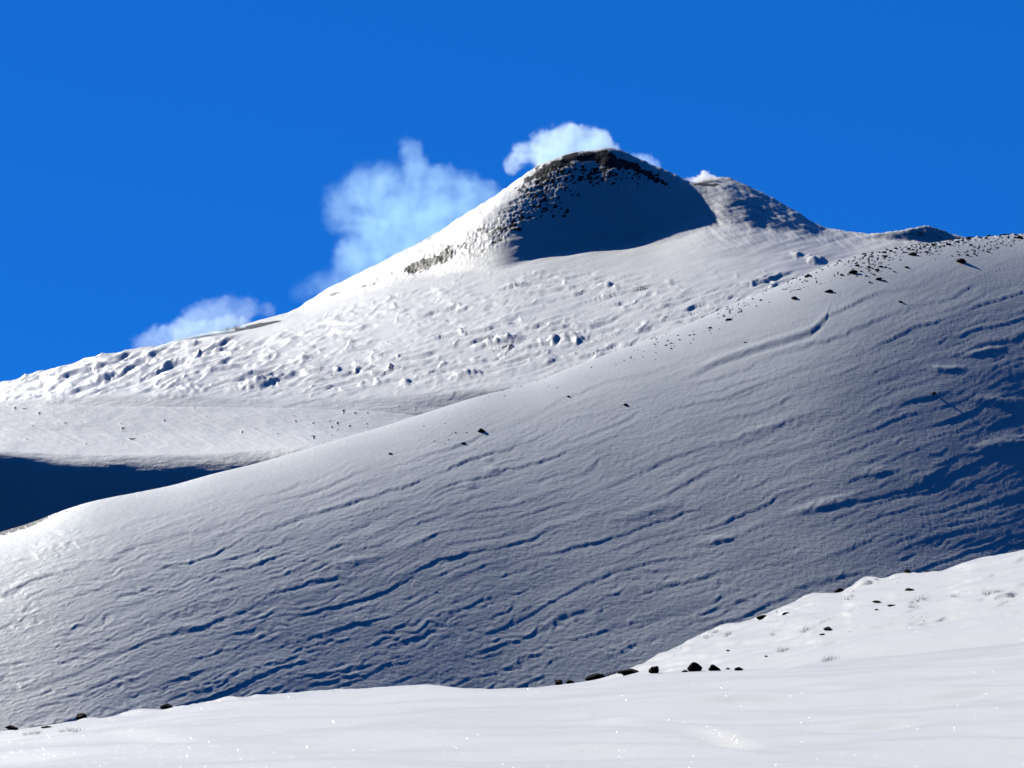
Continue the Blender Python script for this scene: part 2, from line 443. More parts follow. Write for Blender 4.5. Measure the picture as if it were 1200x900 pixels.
# ---- the foreground snowfield and its rising right-hand hummock
def disp_fore(T, r, z, u, v):
    px = r / F
    X = T * r
    D = 0.30 * fbm(X / 9.0, r / 7.0, 2, 403) + 0.03 * fbm(X / 3.0, r / 2.2, 2, 405) * sstep(3, 20, r)
    hill = sstep(106, 122, r) * sstep(700, 780, u)
    # wind-carved snow towards the lower right
    rr = sstep(-1, 4, X) * sstep(100, 86, r)
    q = (r + X * .22) / 2.2 + .8 * perlin(X / 5, r / 4, 408)
    D += rr * .075 * np.clip(perlin(X / 6.5, q, 409), -.25, 1) + rr * .022 * fbm(X / 2.6, q * 1.6, 2, 411)
    for (cu, cv, ru, rv, tt, h) in [(745, 848, 80, 8, -4, 5), (860, 868, 70, 9, -8, 8), (1020, 850, 80, 6, 2, 6), (860, 822, 100, 6, 0, 4.5), (960, 808, 70, 5, 3, 4), (1120, 812, 90, 6, 4, 4), (690, 880, 70, 6, 0, 3), (200, 866, 120, 6, 0, 2.5)]:
        c, s = math.cos(math.radians(tt)), math.sin(math.radians(tt))
        p = ((u - cu) * c - (v - cv) * s) / ru; q = ((u - cu) * s + (v - cv) * c) / rv
        D += px * h * ((1 - sstep(0, 1, np.sqrt(p * p + (q + .6) ** 2))) - .7 * (1 - sstep(0, 1, np.sqrt(p * p + (q - .5) ** 2)))) * (1 - hill)
    # hummock: drifts streaming down to the left
    tl = math.radians(13)
    a = u * math.cos(tl) - v * math.sin(tl); b = u * math.sin(tl) + v * math.cos(tl)
    D += px * hill * (3.2 * fbm(a / 60, b / 10, 3, 421) + .9 * fbm(a / 22, b / 4, 2, 423))
    D += px * hill * sstep(-.05, .3, fbm(a / 70, b / 12, 2, 427)) * scarp(-(b + 7 * fbm(a / 50, b / 20, 3, 428)) / 12, .12) * 2.6
    D += px * hill * np.clip(perlin(a / 34, b / 5, 425) - .2, 0, 1) * 2.2
    for (cu, cv, ru, rv, tt, h) in [(1014, 684, 19, 8, 12, 8), (1176, 697, 26, 7, 8, 6), (922, 718, 12, 4, 8, 4), (893, 723, 12, 4, 8, 4), (990, 722, 14, 5, 8, 3), (960, 750, 18, 5, 8, 3)]:
        c, s = math.cos(math.radians(tt)), math.sin(math.radians(tt))
        p = ((u - cu) * c - (v - cv) * s) / ru; q = ((u - cu) * s + (v - cv) * c) / rv
        D += hill * px * h * .75 * (1 - sstep(.1, 1, np.sqrt(p * p + q * q))) * sstep(.42, .32, q)
    # broken edge of the near shelf
    lip = np.exp(-((r - 88) / 3.2) ** 2) * (1 - hill) * sstep(760, 640, u)
    D += lip * (.06 * np.clip(perlin(X / .8, r / 1.6, 431), -.5, 1) + .03 * perlin(X / .33, r / .8, 433)) * (0.5 + .9 * sstep(460, 200, u))
    for (cu, w, h) in [(165, 20, 6), (203, 10, 3), (100, 12, 3), (60, 8, 2), (500, 14, 3), (268, 16, 2.5)]:
        D += px * h * np.exp(-((u - cu) / w) ** 2) * np.exp(-((r - 87) / 1.8) ** 2)
    rock = np.zeros_like(r)
    rock = np.maximum(rock, hill * sstep(.5, .62, perlin(u / 3.2, v / 1.8, 441)) * sstep(.0, .4, fbm(u / 30, v / 12, 2, 443)) * .7)
    return D, rock

def build_fore_rows():
    n = len(TCOL)
    LIP = [(-420, 925), (-100, 872), (0, 857), (30, 852), (60, 848), (110, 838), (150, 832), (190, 827), (230, 820), (280, 814), (330, 810), (420, 807), (500, 802),
           (560, 804), (640, 800), (690, 797), (740, 790), (820, 787), (900, 785), (960, 780), (1060, 770), (1200, 756), (1626, 700)]
    lip = curve(LIP, 2)
    mid = curve([(-420, 935), (0, 878), (300, 850), (700, 838), (1000, 830), (1200, 820), (1626, 800)], 4)
    low = curve([(-420, 930), (0, 906), (1200, 900), (1626, 890)], 4)
    HILL = [(-420, 1040), (0, 930), (300, 870), (500, 840), (640, 812), (700, 801), (740, 785), (770, 770), (820, 743), (860, 729), (900, 716), (940, 698), (960, 692), (985, 690),
            (1000, 682), (1040, 675), (1060, 670), (1100, 668), (1140, 653), (1200, 642), (1626, 560)]
    hil = curve(HILL, 1.5)
    one = np.ones(n)
    dr = cval([(-420, .9), (600, .9), (720, .45), (900, .1), (1000, 0), (1626, 0)])
    R = [0.5 * one, 6 * one, 48 * one, 66 * one, 88 * one, 96 * one, 108 * one]
    Z = [-1.9 * one, -1.8 * one, 48 * low, 66 * mid, 88 * lip, 96 * (lip) - dr * 1.2 , 108 * lip - dr * 3.4 + 108 * 1.5 / F]
    zc = 150 * hil
    R += [128 * one, 150 * one, 162 * one, 200 * one, 245 * one]
    zm = 128 * (lip * .40 + hil * .60)
    Z += [zm, zc, zc - 1.6, zc - 14, np.minimum(zc - 34, -8)]
    return R, Z

# ================================================================ MATERIALS
def nodes(m):
    m.use_nodes = True
    nt = m.node_tree; nt.nodes.clear()
    return nt, nt.nodes.new, nt.links.new

def snow_material(name, bump_scale, bump_dist, sparkle=0.0, sheen=.15, tint=(0.90, 0.905, 0.89), rockcol=(0.012, 0.010, 0.010), fine=True):
    m = bpy.data.materials.new(name)
    nt, N, Lk = nodes(m)
    out = N('ShaderNodeOutputMaterial'); b = N('ShaderNodeBsdfPrincipled')
    Lk(b.outputs[0], out.inputs[0])
    geo = N('ShaderNodeNewGeometry')
    at = N('ShaderNodeAttribute'); at.attribute_name = 'rock'
    n1 = N('ShaderNodeTexNoise'); n1.inputs['Scale'].default_value = bump_scale; n1.inputs['Detail'].default_value = 6
    n1.inputs['Roughness'].default_value = 0.62
    Lk(geo.outputs['Position'], n1.inputs['Vector'])
    n2 = N('ShaderNodeTexNoise'); n2.inputs['Scale'].default_value = bump_scale * 0.13; n2.inputs['Detail'].default_value = 4
    Lk(geo.outputs['Position'], n2.inputs['Vector'])
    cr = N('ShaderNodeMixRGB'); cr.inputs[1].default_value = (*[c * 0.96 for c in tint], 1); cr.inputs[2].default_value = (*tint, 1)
    mr = N('ShaderNodeMapRange'); mr.inputs[1].default_value = 0.38; mr.inputs[2].default_value = 0.6
    Lk(n2.outputs[0], mr.inputs[0]); Lk(mr.outputs[0], cr.inputs[0])
    rk = N('ShaderNodeMixRGB'); rk.inputs[1].default_value = (*rockcol, 1); rk.inputs[2].default_value = (*[c * 1.7 for c in rockcol], 1)
    Lk(n1.outputs[0], rk.inputs[0])
    ma = N('ShaderNodeMath'); ma.operation = 'MULTIPLY_ADD'; ma.inputs[1].default_value = 1.0
    Lk(at.outputs['Fac'], ma.inputs[0])
    mo = N('ShaderNodeMath'); mo.operation = 'MULTIPLY_ADD'; mo.inputs[1].default_value = 0.9; mo.inputs[2].default_value = -0.45
    Lk(n1.outputs[0], mo.inputs[0]); Lk(mo.outputs[0], ma.inputs[2])
    mp = N('ShaderNodeMapRange'); mp.inputs[1].default_value = 0.34; mp.inputs[2].default_value = 0.52
    Lk(ma.outputs[0], mp.inputs[0])
    mix = N('ShaderNodeMixRGB'); Lk(mp.outputs[0], mix.inputs[0]); Lk(cr.outputs[0], mix.inputs[1]); Lk(rk.outputs[0], mix.inputs[2])
    Lk(mix.outputs[0], b.inputs['Base Color'])
    b.inputs['Roughness'].default_value = 0.55
    b.inputs['Sheen Weight'].default_value = sheen; b.inputs['Sheen Roughness'].default_value = .6
    sp = N('ShaderNodeMath'); sp.operation = 'MULTIPLY_ADD'; sp.inputs[1].default_value = -0.50; sp.inputs[2].default_value = 0.60
    Lk(mp.outputs[0], sp.inputs[0]); Lk(sp.outputs[0], b.inputs['Specular IOR Level'])
    bp = N('ShaderNodeBump'); bp.inputs['Distance'].default_value = bump_dist; bp.inputs['Strength'].default_value = 0.6
    Lk(n1.outputs[0], bp.inputs['Height'])
    Lk(bp.outputs[0], b.inputs['Normal'])
    if sparkle:
        # a few ice crystals with mirror-like facets, each cell turned its own way
        vo = N('ShaderNodeTexVoronoi'); vo.inputs['Scale'].default_value = sparkle
        Lk(geo.outputs['Position'], vo.inputs['Vector'])
        sub = N('ShaderNodeVectorMath'); sub.operation = 'SUBTRACT'; sub.inputs[1].default_value = (.5, .5, .5)
        Lk(vo.outputs['Color'], sub.inputs[0])
        sc = N('ShaderNodeVectorMath'); sc.operation = 'SCALE'; sc.inputs['Scale'].default_value = 1.5
        Lk(sub.outputs[0], sc.inputs[0])
        ad = N('ShaderNodeVectorMath'); ad.operation = 'ADD'; Lk(sc.outputs[0], ad.inputs[0]); Lk(geo.outputs['Normal'], ad.inputs[1])
        nm = N('ShaderNodeVectorMath'); nm.operation = 'NORMALIZE'; Lk(ad.outputs[0], nm.inputs[0])
        gl = N('ShaderNodeBsdfGlossy'); gl.inputs['Roughness'].default_value = 0.22; gl.inputs['Color'].default_value = (1, 1, 1, 1)
        Lk(nm.outputs[0], gl.inputs['Normal'])
        thr = N('ShaderNodeMath'); thr.operation = 'LESS_THAN'; thr.inputs[1].default_value = 0.2
        Lk(vo.outputs['Distance'], thr.inputs[0])
        mu = N('ShaderNodeMath'); mu.operation = 'MULTIPLY'; mu.inputs[1].default_value = 0.4
        Lk(thr.outputs[0], mu.inputs[0])
        ms = N('ShaderNodeMixShader'); Lk(mu.outputs[0], ms.inputs[0]); Lk(b.outputs[0], ms.inputs[1]); Lk(gl.outputs[0], ms.inputs[2])
        Lk(ms.outputs[0], out.inputs[0])
    return m

def rock_material():
    m = bpy.data.materials.new('lava_rock')
    nt, N, Lk = nodes(m)
    out = N('ShaderNodeOutputMaterial'); b = N('ShaderNodeBsdfPrincipled'); Lk(b.outputs[0], out.inputs[0])
    tc = N('ShaderNodeTexCoord'); oi = N('ShaderNodeObjectInfo')
    n = N('ShaderNodeTexNoise'); n.inputs['Scale'].default_value = 3.2; n.inputs['Detail'].default_value = 7; n.inputs['Roughness'].default_value = .65
    Lk(tc.outputs['Object'], n.inputs['Vector'])
    r = N('ShaderNodeValToRGB'); e = r.color_ramp.elements
    e[0].position = .35; e[0].color = (.008, .007, .007, 1); e[1].position = .72; e[1].color = (.05, .04, .034, 1)
    Lk(n.outputs[0], r.inputs[0]); Lk(r.outputs[0], b.inputs['Base Color'])
    b.inputs['Roughness'].default_value = .95; b.inputs['Specular IOR Level'].default_value = .1
    bp = N('ShaderNodeBump'); bp.inputs['Distance'].default_value = .08; Lk(n.outputs[0], bp.inputs['Height']); Lk(bp.outputs[0], b.inputs['Normal'])
    return m

def grass_material():
    m = bpy.data.materials.new('dry_grass')
    nt, N, Lk = nodes(m)
    out = N('ShaderNodeOutputMaterial'); b = N('ShaderNodeBsdfPrincipled'); Lk(b.outputs[0], out.inputs[0])
    n = N('ShaderNodeTexNoise'); n.inputs['Scale'].default_value = 20
    r = N('ShaderNodeValToRGB'); e = r.color_ramp.elements
    e[0].color = (.16, .12, .07, 1); e[1].color = (.38, .32, .22, 1)
    Lk(n.outputs[0], r.inputs[0]); Lk(r.outputs[0], b.inputs['Base Color']); b.inputs['Roughness'].default_value = .8
    return m

# ================================================================ BUILD TERRAIN
R, Z = build_mountain_rows()
mountain = make_layer(R, Z, 860, 5600, 2400, 3, 2, 900, 0.03, disp_mountain, add_cones)
R, Z, RB = build_slope_rows()
RB = RB[None, :]
slope = make_layer(R, Z, 150, 1300, 1500, 4, 3, 740, 0.08, disp_slope, slope_crest, RB)
R, Z = build_fore_rows()
fore = make_layer(R, Z, 2.0, 245, 1700, 5, 2, 950, 0.8, disp_fore)

M_far = snow_material('mountain_snow', 0.12, 1.4, sheen=.05)
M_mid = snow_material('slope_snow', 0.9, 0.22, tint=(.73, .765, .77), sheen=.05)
M_near = snow_material('sparkling_snow', 5.0, 0.02, sparkle=34.0, sheen=.8, tint=(.965, .955, .91))
mountain_ob = grid_mesh('mountain', mountain, M_far)
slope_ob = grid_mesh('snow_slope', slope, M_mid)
fore_ob = grid_mesh('snow_field', fore, M_near)

# ground sheet far below that reaches the horizon
def ground_sheet():
    bm = bmesh.new()
    rings = [0, 400, 1200, 3000, 8000, 20000, 60000]
    prev = None
    for k, rad in enumerate(rings):
        row = []
        if rad == 0:
            row = [bm.verts.new((0, 0, -40))]
        else:
            for s in range(64):
                a = 2 * PI * s / 64
                row.append(bm.verts.new((rad * math.cos(a), rad * math.sin(a), -40 - rad * 0.012 + 8 * math.sin(3 * a + k))))
        if prev is not None:
            for s in range(64):
                if len(prev) == 1: bm.faces.new((prev[0], row[s], row[(s + 1) % 64]))
                else: bm.faces.new((prev[s], row[s], row[(s + 1) % 64], prev[(s + 1) % 64]))
        prev = row
    me = bpy.data.meshes.new('ground'); bm.to_mesh(me); bm.free()
    for p in me.polygons: p.use_smooth = True
    me.materials.append(M_far)
    ob = bpy.data.objects.new('ground', me); COL.objects.link(ob); ob['kind'] = 'structure'
ground_sheet()
# ================================================================ ROCKS
M_rock = rock_material()
def rock_mesh(seed, flat=0.7, snow=False):
    rs = random.Random(seed)
    bm = bmesh.new()
    bmesh.ops.create_icosphere(bm, subdivisions=3, radius=0.5)
    planes = [(Vector((rs.uniform(-1, 1), rs.uniform(-1, 1), rs.uniform(-.7, 1))).normalized(), rs.uniform(.26, .42)) for _ in range(9)]
    off = Vector((rs.uniform(0, 50), rs.uniform(0, 50), rs.uniform(0, 50)))
    from mathutils import noise
    for v in bm.verts:
        for n, d in planes:
            k = v.co.dot(n)
            if k > d: v.co -= n * (k - d) * .9
        v.co *= 1 + .22 * noise.noise(v.co * 3.1 + off) + .10 * noise.noise(v.co * 8 + off)
        v.co.z *= flat
        v.co.x *= 1.15
    me = bpy.data.meshes.new('rock'); bm.to_mesh(me); bm.free()
    me.materials.append(M_rock)
    return me
ROCKS = [rock_mesh(100 + i, [.75, .6, .85, .55, .7, .65][i]) for i in range(6)]
def rock(pos, w, label, group=None, name='rock', mesh=None, h=1.0, sink=.15, rz=None):
    o = bpy.data.objects.new(name, mesh or random.choice(ROCKS)); COL.objects.link(o)
    o.location = pos + Vector((0, 0, w * .5 * h * .6 - w * sink))
    o.scale = (w, w * random.uniform(.75, 1.1), w * h)
    o.rotation_euler = (random.uniform(-.15, .15), random.uniform(-.15, .15), random.uniform(0, 6.28) if rz is None else rz)
    o['label'] = label; o['category'] = 'rock'
    if group: o['group'] = group
    return o

# near rocks, one by one: (u, v, width px, height factor, label)
near_rocks = [
    (655, 797, 9, 1.0, 'small black lava rock at the left end of the row along the snow shelf'),
    (668, 793, 8, .9, 'small black lava rock second from the left in the row along the snow shelf'),
    (698, 787, 20, .8, 'wide flat black lava rock resting on the small snow hump of the shelf'),
    (740, 787, 24, .6, 'long low black lava rock where the hummock meets the snow shelf'),
    (728, 787, 10, .7, 'small flat black rock touching the left side of the long low rock'),
    (767, 787, 13, 1.1, 'stubby black lava rock with a smaller stone balanced on top'),
    (768, 781, 8, .8, 'small black stone balanced on the stubby lava rock'),
    (803, 786, 7, .8, 'small black stone just left of the tallest pointed rock'),
    (814, 785, 16, 1.3, 'tallest pointed black lava rock in the row at the foot of the hummock'),
    (836, 784, 13, .8, 'black lava rock just right of the tallest pointed rock'),
    (853, 784, 6, .8, 'tiny black stone between two rocks at the right end of the row'),
    (866, 784, 10, .75, 'flat black rock at the far right end of the row below the hummock'),
    (14, 853, 13, .8, 'black lava rock at the bottom left corner of the snow edge'),
    (96, 839, 15, .7, 'dark flat rock on the snow edge between grass tufts and the snow hump'),
    (195, 821, 12, .9, 'dark rock half buried beside the dark-sided snow hump at left'),
    (55, 851, 12, .5, 'thin flat dark rock sunk in the snow edge near the bottom left'),
    (893, 724, 12, .8, 'dark rock on the lower part of the hummock crest'),
    (983, 688, 12, .9, 'dark rock just left of the shadowed snow hollow on the hummock crest'),
    (1064, 668, 8, .8, 'small dark rock right of the hollow on top of the hummock crest'),
    (1087, 667, 5, .7, 'tiny dark stone farthest up the hummock crest'),
    (971, 738, 9, .9, 'round black stone alone in the middle of the hummock flank'),
    (963, 743, 6, .6, 'small flat stone just below the round black stone on the hummock'),
    (1028, 705, 12, .5, 'long thin dark stone lying high on the hummock flank'),
    (1045, 709, 9, .5, 'thin dark stone to the right of the long thin one on the hummock'),
    (1065, 691, 10, .6, 'dark stone under the crest between the hollow and the upper grass'),
    (922, 718, 12, .5, 'low dark rock on the edge of a drift near the left crest of the hummock'),
    (898, 769, 4, .8, 'tiny black stone low on the hummock above the row of rocks'),
    (853, 761, 4, .8, 'tiny black stone on the pale lower flank of the hummock'),
    (1027, 714, 4, .8, 'tiny dark stone directly under the long thin stone on the hummock'),
]
for (u, v, w, h, lab) in near_rocks:
    lo = 100 if (u > 870 or lab.startswith('tiny black stone')) else 70
    p = on_layer(fore, u, v + (1 if u > 870 else 2), lo)
    if lab.startswith('small black stone balanced'):
        p = pstub + Vector((0.02, -.05, .17))
    if lab.startswith('stubby'): pstub = p.copy()
    rock(p, w * 1.15 * p.y / F, lab, h=h)
# a few rocks far out on the big slope: (u, v, w)
slope_big = [
    (733, 476, 9, 'dark boulder on the open upper slope with a shadow streak below it'),
    (564, 507, 11, 'dark boulder in the middle of the open slope above two snow hollows'),
    (543, 521, 7, 'dark stone just lower left of the boulder above the snow hollows'),
    (457, 533, 6, 'lone small dark stone nearest the crest on the lower left slope'),
    (666, 465, 6, 'small dark stone up the slope between the two open-slope boulders'),
    (972, 343, 12, 'dark boulder with its point down at the head of the long curved drift'),
    (1000, 321, 13, 'broad dark boulder just under the middle of the stony crest'),
    (931, 352, 11, 'dark boulder pair member lying left of the head of the curved drift'),
    (1127, 308, 16, 'largest dark boulder high on the slope casting a long pointed shadow'),
    (1070, 299, 14, 'dark boulder on the stony crest left of the largest boulder'),
    (854, 376, 9, 'dark boulder on the bright rim where the crest begins to steepen'),
    (832, 386, 6, 'small dark stone just left of the rim boulder on the bright crest'),
    (873, 402, 4, 'dark stone below the bright rim boulder on the smooth snow'),
    (948, 324, 10, 'rounded dark boulder standing right on the skyline of the slope crest'),
    (1056, 355, 7, 'flat dark rock on the smooth gray slope well below the stony crest'),
    (1094, 463, 8, 'dark rock in a snow pocket in the middle of the shaded slope'),
    (1195, 280, 11, 'dark boulder at the far right end of the stony crest'),
    (1030, 328, 9, 'dark boulder at the lower tip of the rock cluster under the crest'),
    (930, 327, 6, 'small dark stone just left of the skyline boulder'),
]
for (u, v, w, lab) in slope_big:
    p = on_layer(slope, u, v)
    rock(p, .85 * w * p.y / F, lab, h=.8)
# small stones in loose clusters on the slope
def cluster(n, pts, w0, w1, label, group, su=20, sv=5):
    for i in range(n):
        a = random.random() * (len(pts) - 1); k = int(a); t = a - k
        u = pts[k][0] * (1 - t) + pts[k + 1][0] * t + random.gauss(0, su)
        top = np.interp(u, [q[0] for q in RIDGE], [q[1] for q in RIDGE])
        v = max(pts[k][1] * (1 - t) + pts[k + 1][1] * t + random.gauss(0, sv), top + .5)
        if u > 1215: continue
        p = on_layer(slope, u, v)
        rock(p, .82 * random.uniform(w0, w1) * p.y / F, label, group, h=.8)
cluster(70, [(1000, 303), (1050, 292), (1100, 285), (1150, 279), (1205, 275)], 2.5, 7, 'small dark lava stone strewn along the stony right half of the slope crest', 'stones along the slope crest', 14, 4)
cluster(26, [(1000, 315), (1020, 320), (1040, 312)], 2.5, 7, 'small dark lava stone in the cluster just below the stony crest', 'stones in the cluster under the crest', 14, 6)
cluster(12, [(1120, 300), (1165, 295)], 2.5, 6, 'small dark lava stone near the largest boulder high on the right', 'stones near the largest boulder', 14, 4)
cluster(28, [(780, 402), (800, 395), (860, 368), (930, 340)], 1.8, 4.5, 'small dark lava stone on the bright rim below the upper crest', 'stones on the bright rim', 12, 5)
cluster(26, [(600, 462), (660, 445), (740, 418), (780, 400)], 1.2, 3, 'pebble-sized dark stone strewn under the bright middle crest', 'pebbles under the middle crest', 12, 6)
cluster(12, [(500, 515), (540, 510), (520, 522)], 1.5, 3.2, 'pebble-sized dark stone on the open slope left of the boulder', 'pebbles on the open lower slope', 14, 7)
cluster(16, [(0, 622), (30, 612), (70, 599)], 2, 4.5, 'small dark stone on the lower left crest against the shaded valley', 'stones on the lower left crest', 6, 1)

# ================================================================ DRY GRASS TUFTS
M_grass = grass_material()
def tuft_mesh(seed, n=26):
    rs = random.Random(seed); bm = bmesh.new()
    base = (bm.verts.new((-.02, 0, 0)), bm.verts.new((.02, 0, 0)))
    for i in range(n):
        a = rs.uniform(0, 2 * PI); rad = abs(rs.gauss(0, .5))
        x, y = rad * math.cos(a), rad * math.sin(a) * .6
        h = rs.uniform(.35, 1.0); lean = rs.uniform(-.5, .5); w = .014
        pts = [Vector((x + lean * t * t * h, y + .2 * lean * t, t * h)) for t in (.1, .35, .7, 1)]
        prev = base
        for k, p in enumerate(pts):
            ww = w * (1 - k / 3.3)
            a_ = bm.verts.new(p + Vector((-ww, 0, 0))); b_ = bm.verts.new(p + Vector((ww, 0, 0)))
            if prev: bm.faces.new((prev[0], prev[1], b_, a_))
            prev = (a_, b_)
    me = bpy.data.meshes.new('grass_tuft'); bm.to_mesh(me); bm.free(); me.materials.append(M_grass)
    return me
TUFTS = [tuft_mesh(i) for i in range(4)]
def tuft(u, v, hpx, label, group, lo=70):
    p = on_layer(fore, u, v, lo)
    o = bpy.data.objects.new('grass_tuft', random.choice(TUFTS)); COL.objects.link(o)
    s = hpx * p.y / F
    o.location = p - Vector((0, 0, s * .08)); o.scale = (s * random.uniform(.9, 1.5), s, s); o.rotation_euler = (0, 0, random.uniform(-.4, .4))
    o['label'] = label; o['category'] = 'grass'; o['group'] = group
for (u, v) in [(30, 862), (38, 861), (75, 858), (84, 857), (92, 858), (44, 860), (66, 842), (40, 849)]:
    tuft(u + random.uniform(-3, 3), v, random.uniform(5, 9), 'sparse dry grass poking through the snow at the bottom left edge', 'dry grass at the bottom left')
for (u, v) in [(706, 789), (714, 788), (720, 789)]:
    tuft(u, v, random.uniform(6, 9), 'tan dry grass between the wide flat rock and the long low rock', 'dry grass between the row rocks')
for (u, v) in [(1158, 697), (1166, 695), (1172, 694), (1066, 707), (1074, 705), (1080, 703), (1068, 712), (972, 774), (966, 776), (976, 773), (920, 762), (914, 764), (858, 744), (850, 747), (998, 700), (992, 703),
               (940, 741), (946, 738), (1118, 700), (905, 745), (835, 742), (828, 748)]:
    tuft(u + random.uniform(-3, 3), v, random.uniform(5, 9), 'thin pale dry grass sticking out of the snow on the hummock', 'dry grass on the hummock', 105)

# ================================================================ SMOKE
def smoke(name, label, blobs, R_, dens, color, warp=(9, .30), aniso=.55, thick=1.0, step=4.0, soft=.5, emis=0):
    """one plume: a closed body whose density is a sum of puffs; blobs (u, v, radius px, density factor)"""
    px = R_ / F
    P = []
    for (u, v, rad, k) in blobs:
        rad *= 1.1
        T, E = pix2te(u, v)
        dy = random.uniform(-.35, .35) * rad * px
        P.append((Vector((float(T) * R_, R_ + dy, float(E) * R_)), rad * px, k))
    mn = Vector([min(p[i] - r * 1.5 for p, r, k in P) for i in range(3)]); mx = Vector([max(p[i] + r * 1.5 for p, r, k in P) for i in range(3)])
    c = (mn + mx) / 2
    bm = bmesh.new()
    bmesh.ops.create_cube(bm, size=1)
    for v in bm.verts: v.co = Vector((v.co[i] * (mx[i] - mn[i]) for i in range(3)))
    me = bpy.data.meshes.new(name); bm.to_mesh(me); bm.free()
    ob = bpy.data.objects.new(name, me); COL.objects.link(ob); ob.location = c
    m = bpy.data.materials.new(name + '_smoke'); nt, N, Lk = nodes(m)
    out = N('ShaderNodeOutputMaterial'); vol = N('ShaderNodeVolumePrincipled'); Lk(vol.outputs[0], out.inputs['Volume'])
    vol.inputs['Color'].default_value = (*color, 1); vol.inputs['Anisotropy'].default_value = aniso
    tc = N('ShaderNodeTexCoord')
    n1 = N('ShaderNodeTexNoise'); n1.inputs['Scale'].default_value = 1 / (warp[0] * px); n1.inputs['Detail'].default_value = 4; n1.inputs['Roughness'].default_value = .55
    Lk(tc.outputs['Object'], n1.inputs['Vector'])
    sb = N('ShaderNodeVectorMath'); sb.operation = 'SUBTRACT'; sb.inputs[1].default_value = (.5, .5, .5); Lk(n1.outputs['Color'], sb.inputs[0])
    sc = N('ShaderNodeVectorMath'); sc.operation = 'SCALE'; sc.inputs['Scale'].default_value = warp[0] * px * warp[1] * 5; Lk(sb.outputs[0], sc.inputs[0])
    ad = N('ShaderNodeVectorMath'); ad.operation = 'ADD'; Lk(sc.outputs[0], ad.inputs[0]); Lk(tc.outputs['Object'], ad.inputs[1])
    acc = None; accd = None
    def math_(op, x, y):
        n_ = N('ShaderNodeMath'); n_.operation = op
        for i_, w_ in enumerate((x, y)):
            if hasattr(w_, 'node'): Lk(w_, n_.inputs[i_])
            else: n_.inputs[i_].default_value = w_
        return n_.outputs[0]
    for p, r, k in P:
        dn = N('ShaderNodeVectorMath'); dn.operation = 'DISTANCE'; Lk(ad.outputs[0], dn.inputs[0]); dn.inputs[1].default_value = p - c
        mr = N('ShaderNodeMapRange'); mr.interpolation_type = 'SMOOTHSTEP'
        mr.inputs[1].default_value = r * 1.35; mr.inputs[2].default_value = r * .25; mr.inputs[3].default_value = 0; mr.inputs[4].default_value = 1
        Lk(dn.outputs['Value'], mr.inputs[0])
        acc = mr.outputs[0] if acc is None else math_('ADD', acc, mr.outputs[0])
        kk = math_('MULTIPLY', mr.outputs[0], k)
        accd = kk if accd is None else math_('ADD', accd, kk)
    n3 = N('ShaderNodeTexNoise'); n3.inputs['Scale'].default_value = 1 / (warp[0] * 1.3 * px); n3.inputs['Detail'].default_value = 5; n3.inputs['Roughness'].default_value = .6
    Lk(tc.outputs['Object'], n3.inputs['Vector'])
    sh = math_('ADD', acc, math_('MULTIPLY', math_('SUBTRACT', n3.outputs[0], .5), 1.5))
    body = N('ShaderNodeMapRange'); body.interpolation_type = 'SMOOTHSTEP'
    body.inputs[1].default_value = .24; body.inputs[2].default_value = .24 + soft * 1.5
    Lk(sh, body.inputs[0])
    inside = N('ShaderNodeMapRange'); inside.inputs[1].default_value = 0.0; inside.inputs[2].default_value = .12; Lk(acc, inside.inputs[0])
    kavg = math_('DIVIDE', accd, math_('MAXIMUM', acc, .001))
    n2 = N('ShaderNodeTexNoise'); n2.inputs['Scale'].default_value = 1 / (26 * px); n2.inputs['Detail'].default_value = 4
    Lk(tc.outputs['Object'], n2.inputs['Vector'])
    m2 = N('ShaderNodeMapRange'); m2.inputs[1].default_value = .36; m2.inputs[2].default_value = .64; m2.inputs[3].default_value = .45; m2.inputs[4].default_value = 1.3
    Lk(n2.outputs[0], m2.inputs[0])
    q_ = math_('MULTIPLY', math_('MULTIPLY', body.outputs[0], inside.outputs[0]), kavg)
    mu = N('ShaderNodeMath'); mu.operation = 'MULTIPLY'; Lk(q_, mu.inputs[0]); Lk(m2.outputs[0], mu.inputs[1])
    md = N('ShaderNodeMath'); md.operation = 'MULTIPLY'; md.inputs[1].default_value = dens / px; Lk(mu.outputs[0], md.inputs[0])
    Lk(md.outputs[0], vol.inputs['Density'])
    me.materials.append(m)
    ob['label'] = label; ob['category'] = 'smoke plume'
    return ob

smoke('smoke_plume', 'large pale blue smoke cloud rising behind the left flank of the cone',
      [(396, 232, 22, .5), (394, 258, 19, .5), (424, 215, 24, .65), (452, 208, 22, .8), (480, 172, 15, .7), (484, 186, 17, .7), (492, 205, 22, .9), (520, 212, 22, .9), (548, 218, 20, .9),
       (575, 222, 15, .8), (560, 240, 22, .9), (440, 246, 36, 1), (485, 250, 42, 1), (528, 242, 30, 1), (430, 284, 30, .9), (405, 296, 18, .7), (475, 290, 36, 1), (405, 318, 20, .6), (375, 331, 18, .4),
       (352, 343, 16, .3), (425, 322, 28, .9), (395, 345, 20, .5), (510, 275, 30, 1)], 3150, .020, (.58, .84, 1.0), soft=.75, step=5)
smoke('smoke_plume', 'bright white smoke cap billowing above the dark summit rim',
      [(600, 195, 12, .8), (612, 182, 15, .9), (634, 170, 17, 1), (660, 165, 21, 1), (672, 158, 15, 1), (692, 163, 16, 1), (706, 164, 13, 1), (648, 186, 24, 1.2), (690, 178, 18, 1.3), (715, 176, 12, 1.5)],
      3130, .050, (.80, .94, 1.0), step=3)
smoke('smoke_plume', 'small blue white puff of smoke just right of the summit rim',
      [(745, 187, 10, .9), (758, 190, 11, 1), (768, 195, 8, .8), (737, 186, 7, .8)], 3130, .05, (.6, .8, 1.0), step=3)
